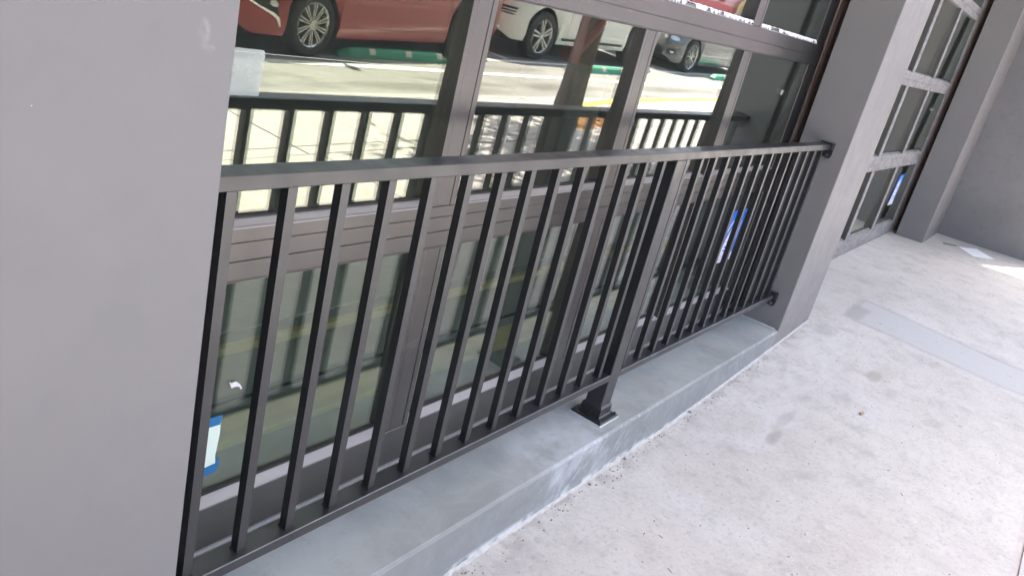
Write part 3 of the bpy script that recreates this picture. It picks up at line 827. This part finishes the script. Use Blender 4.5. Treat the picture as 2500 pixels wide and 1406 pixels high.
    def wheel(s, ax, d, rim):
        r = s.rw; rr, style = rim; yo = d*(s.W/2-.015); wd = .225
        hub = bpy.data.objects.new('wheel', None); COL.objects.link(hub); hub.parent = s.root; hub.location = (ax, yo, r); hub.empty_display_size = .1
        if d < 0: hub.rotation_euler = (0, 0, math.pi)
        # tyre, axis y, outer face at y=0
        prof = [(rr+.002, -.022), (rr+.006, -.006), (rr+.03, .0), (r-.045, .0), (r-.018, -.012), (r-.002, -.035), (r, -.06), (r, -wd+.05), (r-.012, -wd+.02), (rr, -wd)]
        def lathe(prof, n=40, closed=False):
            bm = bmesh.new(); rows = []
            for i in range(n):
                a = 2*math.pi*i/n; rows.append([bm.verts.new((q*math.cos(a), y, q*math.sin(a))) for q, y in prof])
            for i in range(n):
                for j in range(len(prof)-1): bm.faces.new((rows[i][j], rows[(i+1) % n][j], rows[(i+1) % n][j+1], rows[i][j+1]))
            return bm
        obj('tyre', lathe(prof), M['tyre'], hub, smooth=40)
        obj('rim', lathe([(rr-.03, -wd+.02), (rr-.022, -.04), (rr-.014, -.012), (rr-.002, -.006), (rr+.003, -.014)]), M['alloy'], hub, smooth=50)
        bm = bmesh.new(); cyl(bm, (0, -.085, 0), (0, 1, 0), rr-.012, .01, 32); obj('brake_disc', bm, M['alloy_dark'], hub)
        def spoke(e, a0, a1, r0, r1, w0, w1, n, off=0., y0=-.02, y1=-.012):
            bm = bmesh.new()
            c0, s0, c1, s1 = math.cos(e*a0), math.sin(e*a0), math.cos(e*a1), math.sin(e*a1)
            A = Vector((r0*c0, 0, r0*s0)); Bq = Vector((r1*c1, 0, r1*s1)); t = (Bq-A).normalized(); nrm = Vector((-t.z, 0, t.x))
            pts = [A-nrm*w0/2, A+nrm*w0/2, Bq+nrm*w1/2, Bq-nrm*w1/2]
            f = [bm.verts.new((p.x, y0 if i < 2 else y1, p.z)) for i, p in enumerate(pts)]; b = [bm.verts.new((p.x*.99, -.055, p.z*.99)) for p in pts]
            bm.faces.new(f); bm.faces.new(b[::-1])
            for i in range(4): bm.faces.new((f[i], b[i], b[(i+1) % 4], f[(i+1) % 4]))
            o = obj('spoke', bm, M['alloy'], hub)
            for k in range(n):
                q = o if k == 0 else o.copy()
                if k: COL.objects.link(q); q.parent = hub
                q.rotation_euler = (0, -(2*math.pi*k/n+math.pi/2+off), 0)
        for e in (-1, 1):
            if style == 'multi': spoke(e, .17, .085, .052, rr-.012, .010, .017, 10)
            elif style == 'twin': spoke(e, .36, .15, .06, rr-.012, .026, .030, 5, .12)
            else: spoke(e, .12, .30, .05, rr-.012, .020, .016, 5)
        bm = bmesh.new(); cyl(bm, (0, -.03, 0), (0, 1, 0), .062, .03, 16, .05)
        obj('hub_cap', bm, M['alloy'], hub)
        bm = bmesh.new()
        for k in range(5):
            a = 2*math.pi*k/5+math.pi/2; cyl(bm, (.045*math.cos(a), -.014, .045*math.sin(a)), (0, 1, 0), .009, .008, 6)
        stuff(obj('wheel_nuts', bm, M['screw'], hub))
    def seam(s, x, z0, z1, w_=.006):
        zs = frange(z0, z1, 8)
        s.decal('door_seam', [(x-w_/2, z) for z in zs]+[(x+w_/2, z) for z in reversed(zs)], M['black'], lift=.0015)
    def mirror(s, x, z, paint):
        for d in (1, -1):
            bm = bmesh.new(); v = bmesh.ops.create_uvsphere(bm, u_segments=14, v_segments=8, radius=1)['verts']
            bmesh.ops.scale(bm, vec=(.07, .11, .075), verts=v); bmesh.ops.translate(bm, vec=(x, d*(s.W/2+.10), z), verts=v)
            box(bm, x-.02, x+.02, min(d*(s.W/2-.06), d*(s.W/2+.04)), max(d*(s.W/2-.06), d*(s.W/2+.04)), z-.05, z-.025)
            obj('side_mirror', bm, paint, s.root, smooth=40)

YC1, YC2, YC3 = -5.52, -5.90, -5.75
GR = 'cars parked along the street'
c1 = Car('red_sedan', 'glossy red sedan with many-spoke wheels, mirrored in the upper left glass', 'car', (4.16, -6.14, road_h(4.16)), 4.92, 1.86,
    [(0, .60), (.06, .68), (.25, .76), (.9, .90), (1.4, .99), (1.5, 1.01), (2.25, 1.38), (2.9, 1.445), (3.4, 1.42), (4.15, 1.13), (4.75, 1.09), (4.92, .92)],
    [(0, .52), (.25, .68), (.9, .84), (1.4, .92), (4.4, 1.0), (4.92, .86)], .20, (.95, 3.80), .335, (.232, 'multi'), M['red'], (1.5, 2.3, 3.35, 4.15), GR, .12)
fo = c1.decal('fog_lamp_recess', [(0.020, 0.585), (0.190, 0.575), (0.374, 0.550), (0.421, 0.500), (0.427, 0.440), (0.454, 0.400), (0.374, 0.415), (0.216, 0.490), (0.084, 0.555)], M['black'], lift=.004)
c1.decal('chrome_trim', [(0.020, 0.592), (0.084, 0.545), (0.216, 0.475), (0.374, 0.405), (0.430, 0.370), (0.467, 0.300), (0.487, 0.300), (0.460, 0.385), (0.401, 0.425), (0.229, 0.490), (0.097, 0.557), (0.038, 0.582)], M['chrome'], lift=.012)
c1.decal('chrome_trim', [(0.020, 0.592), (0.190, 0.582), (0.374, 0.562), (0.401, 0.550), (0.374, 0.548), (0.190, 0.570), (0.044, 0.582)], M['chrome'], lift=.012)
c1.decal('fog_lamp', [(0.341, 0.545), (0.401, 0.540), (0.421, 0.515), (0.414, 0.490), (0.374, 0.485), (0.335, 0.510)], M['lamp'], lift=.012)
c1.decal('headlight', [(.12, .70), (.35, .735), (.62, .80), (.60, .76), (.40, .69), (.2, .665)], M['lamp'], lift=.006)
c1.decal('grille', [(-.34, .56), (.34, .56), (.48, .24), (-.48, .24)], M['black'], front=True)
c1.decal('number_plate', [(-.16, .44), (.16, .44), (.16, .36), (-.16, .36)], M['plate'], front=True, lift=.012)
for xx in (1.58, 2.55, 3.36): c1.seam(xx, .30, .92)
zz = frange(1.45, 3.34, 8)
c1.decal('sill_crease', [(x, .335) for x in zz]+[(x, .328) for x in reversed(zz)], M['black'], lift=.001)
c1.mirror(1.78, 1.0, M['red'])
for xx in (2.38, 3.2): c1.decal('door_handle', [(xx-.10, .84), (xx+.02, .845), (xx+.02, .865), (xx-.10, .86)], M['chrome'], lift=.02)
for d in (1, -1):
    bm = B(4.70, 4.90, min(d*.60, d*.80), max(d*.60, d*.80), .80, .93, bev=.02); obj('tail_light', bm, M['redlamp'], c1.root)

c2 = Car('white_suv', 'cream white suv with five twin-spoke wheels, mirrored behind the tree trunk', 'car', (9.33, YC2-.965, road_h(9.33)), 5.10, 1.93,
    [(0, .86), (.05, .98), (.2, 1.05), (1.2, 1.17), (1.45, 1.2), (2.1, 1.76), (3.0, 1.84), (4.6, 1.78), (4.98, 1.25), (5.1, 1.1)],
    [(0, .74), (.2, .95), (1.2, 1.10), (4.8, 1.18), (5.1, 1.0)], .27, (.88, 3.96), .375, (.258, 'twin'), M['white'], (1.45, 2.1, 4.65, 5.0), GR)
v1 = c2.decal('air_intake', [(.62, .74), (.855, .73), (.84, .64), (.82, .615), (.69, .625)], M['black'], front=True, lift=.006)
for q in (0, 1):
    zq = .705-.04*q
    c2.decal('intake_slat', [(.615+.02*q, zq), (.85, zq-.008), (.85, zq-.024), (.625+.02*q, zq-.016)], M['chrome'], front=True, lift=.014)
c2.decal('grille', [(-.40, .96), (.40, .96), (.36, .66), (-.36, .66)], M['black'], front=True)
c2.decal('grille_bar', [(-.38, .83), (.38, .83), (.38, .80), (-.38, .80)], M['chrome'], front=True, lift=.014)
c2.decal('air_intake', [(.44, .735), (.565, .725), (.575, .645), (.44, .655)], M['black'], front=True)
c2.decal('skid_plate', [(-.62, .53), (.62, .53), (.72, .39), (-.72, .39)], M['black'], front=True)
c2.decal('chrome_trim', [(-.62, .545), (.62, .545), (.66, .52), (.74, .40), (.71, .40), (.62, .518), (-.62, .518)], M['chrome'], front=True, lift=.014)
c2.decal('number_plate', [(-.16, .60), (.16, .60), (.16, .55), (-.16, .55)], M['plate'], front=True, lift=.012)
c2.decal('headlight', [(.62, .98), (.86, .96), (.88, .88), (.68, .86)], M['lamp'], front=True)
zz = frange(1.42, 3.40, 8)
c2.decal('sill_trim', [(x, .385) for x in zz]+[(x, .35) for x in reversed(zz)], M['black'], lift=.012)
c2.decal('sill_chrome', [(x, .345) for x in zz]+[(x, .328) for x in reversed(zz)], M['chrome'], lift=.014)
for xx in (1.55, 2.62, 3.62): c2.seam(xx, .42, 1.08)
c2.mirror(1.75, 1.22, M['white'])

c3 = Car('grey_sedan', 'dark metallic grey sedan farthest along the street, mirrored in the narrow third pane', 'car', (14.68, YC3-.92, road_h(14.68)), 4.65, 1.84,
    [(0, .64), (.06, .74), (.25, .80), (.9, .92), (1.45, 1.0), (1.55, 1.02), (2.25, 1.20), (2.9, 1.25), (3.3, 1.23), (4.0, 1.09), (4.5, 1.05), (4.65, .9)],
    [(0, .56), (.25, .72), (.9, .86), (1.4, .93), (4.2, 1.0), (4.65, .84)], .17, (.82, 3.63), .335, (.245, 'vee'), M['grey'], (1.55, 2.3, 3.25, 4.0), GR)
c3.decal('fog_recess', [(.66, .44), (.80, .43), (.815, .33), (.70, .31)], M['black'], front=True)
c3.decal('fog_lamp', [(.735, .385), (.775, .385), (.785, .36), (.765, .34), (.735, .35)], M['lamp'], front=True, lift=.014)
c3.decal('lower_intake', [(-.54, .44), (.54, .44), (.62, .29), (-.62, .29)], M['black'], front=True)
c3.decal('grille', [(.03, .66), (.34, .65), (.32, .52), (.03, .52)], M['black'], front=True)
c3.decal('grille', [(-.03, .66), (-.34, .65), (-.32, .52), (-.03, .52)], M['black'], front=True)
c3.decal('number_plate', [(-.17, .53), (.17, .53), (.17, .45), (-.17, .45)], M['plate'], front=True, lift=.014)
for a in (.62, .76):
    c3.decal('headlight', [(a+.055*math.cos(t), .635+.045*math.sin(t)) for t in frange(0, 2*math.pi*.93, 12)], M['lamp'], front=True, lift=.010)
for xx in (1.5, 2.5, 3.3): c3.seam(xx, .28, .92)
c3.mirror(1.7, 1.0, M['grey'])

# green lane separators between the bike lane and the parked cars
for i, (x0, lb) in enumerate(((5.72, 'green rubber lane separator with pale reflectors beside the red sedan'), (10.86, 'green rubber lane separator with pale reflectors beside the white suv'), (16.0, 'green rubber lane separator with pale reflectors beside the grey sedan'))):
    t = thing('lane_separator', lb, 'lane separator', 'green separators along the bike lane', (x0, -5.53 if i == 0 else -5.42, road_h(x0)+.004)); t.rotation_euler = (0, -math.atan(.027), 0)
    bm = bmesh.new()
    prof = [(-.10, 0), (-.075, .075), (-.04, .10), (.04, .10), (.075, .075), (.10, 0)]
    Ln = 1.85; st = [(0, .35), (.14, 1.), (Ln-.14, 1.), (Ln, .35)]
    rows = [[bm.verts.new((x, y*(.6+.4*k), z*k)) for y, z in prof] for x, k in st]
    for a, b in zip(rows, rows[1:]):
        for j in range(5): bm.faces.new((a[j], a[j+1], b[j+1], b[j]))
        bm.faces.new((a[5], a[0], b[0], b[5]))
    bm.faces.new(rows[0]); bm.faces.new(rows[-1][::-1])
    obj('body', bm, M['green'], t)
    for xr in (.45, 1.05, 1.62):
        bm = bmesh.new(); prism(bm, [(.090, .042), (.070, .088), (.05, .102), (.048, .094), (.07, .075), (.086, .03)], xr, xr+.10); obj('reflector', bm, M['reflector'], t)

# ------------------------------------------------------------------ trees
def tree(x, y, label, r0, seed, h=2.5):
    random.seed(seed)
    z0 = out_h(x)-.02
    t = thing('street_tree', label, 'tree', 'street trees along the kerb', (x, y, z0))
    bm = bmesh.new(); n = 14; rows = []
    for k in range(13):
        f = k/12; z = h*f; r = r0*(1-.22*f)+r0*.16*math.exp(-z*7)
        rows.append([bm.verts.new((r*(1+.07*math.sin(3*a+z*2)+.04*random.random())*math.cos(a)+.03*f, r*math.sin(a), z)) for a in frange(0, 2*math.pi, n)[:-1]])
    for a, b in zip(rows, rows[1:]):
        for i in range(n): bm.faces.new((a[i], a[(i+1) % n], b[(i+1) % n], b[i]))
    bm.faces.new(rows[-1]); bm.faces.new(rows[0][::-1])
    obj('trunk', bm, M['bark'], t, smooth=60)
    bm = bmesh.new(); tips = []
    for i in range(8):
        a = i*.785+random.uniform(-.3, .3); p = Vector((.03, 0, h-.08)); d = Vector((math.cos(a)*.6, math.sin(a)*.6, .9)).normalized(); r = r0*.42
        for s_ in range(4):
            q = p+d*random.uniform(.45, .6); cyl(bm, (p+q)/2, q-p, r, (q-p).length, 7, r*.75)
            p = q; r *= .72; d = (d+Vector((random.uniform(-.35, .35), random.uniform(-.35, .35), random.uniform(-.05, .25)))).normalized(); tips.append(p.copy())
    obj('limb', bm, M['bark'], t)
    bm = bmesh.new()
    for i in range(2400):
        c = random.choice(tips)+Vector((random.gauss(0, .30), random.gauss(0, .30), random.gauss(.1, .24)))
        u = Vector((random.gauss(0, 1), random.gauss(0, 1), random.gauss(0, .6))).normalized(); v = u.cross(Vector((random.gauss(0, 1), random.gauss(0, 1), random.gauss(0, 1)))).normalized()
        l, w_ = random.uniform(.06, .11), random.uniform(.02, .035)
        sheet(bm, (c-u*l, c+v*w_, c+u*l, c-v*w_))
    obj('crown', bm, M['leaf'], t)
    return t
tree(6.93, -3.16, 'straight grey brown tree trunk at the yellow kerb end, mirrored in the middle pane', .140, 4)
tree(14.6, -3.1, 'second street tree farther along the kerb, its leaf shade on the sidewalk', .12, 8)
pit = obj('tree_pit', up(grid(frange(6.2, 7.28, 8), frange(-2.52, -3.18, 6), lambda x, y: out_h(x)-.006+random.uniform(-.004, .02))), M['mulch'], smooth='raw'); struct(pit)
bm = bmesh.new()
for i in range(500):
    x, y = random.uniform(6.22, 7.26), random.uniform(-3.17, -2.54); a = random.random()*6; l = random.uniform(.015, .04)
    p = Vector((x, y, out_h(x)+.014)); u = Vector((math.cos(a), math.sin(a), random.uniform(-.3, .3)))*l; v = Vector((-math.sin(a), math.cos(a), random.uniform(-.4, .4)))*l*.35
    sheet(bm, (p-u-v, p+u-v, p+u+v, p-u+v))
stuff(obj('mulch_chips', bm, M['mulch']))

# ------------------------------------------------------------------ far side of the street
far = thing('pink_building', 'long low pink building with red trim far across the street, mirrored at the top pane', 'building')
obj('wall', B(24, 46, -19, -15.2, -.5, 7.5), M['pink'], far)
obj('base_band', B(33.4, 39.4, -15.2, -15.08, 1.22, 1.60), M['redtrim'], far)
obj('plinth', B(24, 46, -15.2, -15.05, -.3, 1.19), M['pink'], far)
obj('red_post', B(34.2, 34.7, -15.2, -14.95, 1.3, 4.2), M['redtrim'], far)
for dx, tl in ((-.42, .34), (.42, -.34)):
    bm = bmesh.new(); prism(bm, [(37.62, 1.68), (37.78, 1.68), (37.78+dx*1.9, 3.2), (37.62+dx*1.9, 3.2)], -15.2, -15.0, 'y'); obj('red_brace', bm, M['redtrim'], far)
hs = thing('gabled_hut', 'little yellow gabled hut with white gable and purple panel in the top reflection', 'hut')
bm = bmesh.new(); prism(bm, [(39.3, 1.40), (41.5, 1.40), (41.5, 1.75), (40.3, 2.45), (39.3, 1.75)], -14.9, -13.6, 'y'); obj('wall', bm, M['ywall'], hs)
bm = bmesh.new(); prism(bm, [(39.9, 1.75), (40.7, 1.75), (40.3, 2.2)], -13.6, -13.56, 'y'); obj('gable_panel', bm, M['pwhite'], hs)
obj('window', B(40.1, 40.5, -13.56, -13.53, 1.72, 1.95), M['purple'], hs)
obj('base', B(39.2, 41.7, -14.95, -13.55, .4, 1.398), M['pwhite'], hs)
blk = thing('street_block', 'plain pale building across the street behind the parked cars', 'building')
obj('wall', B(-30, 23.5, -24, -17, -1.5, 9), M['pwhite'], blk)
obj('cornice', B(-30.1, 23.6, -24, -16.8, 9.002, 9.4), M['kerb'], blk)
fw = obj('far_sidewalk', up(grid(frange(-40, 60, 20), [-17, -15.2, -13.5], lambda x, y: road_h(x)+.13)), M['slab'], smooth='raw'); struct(fw)
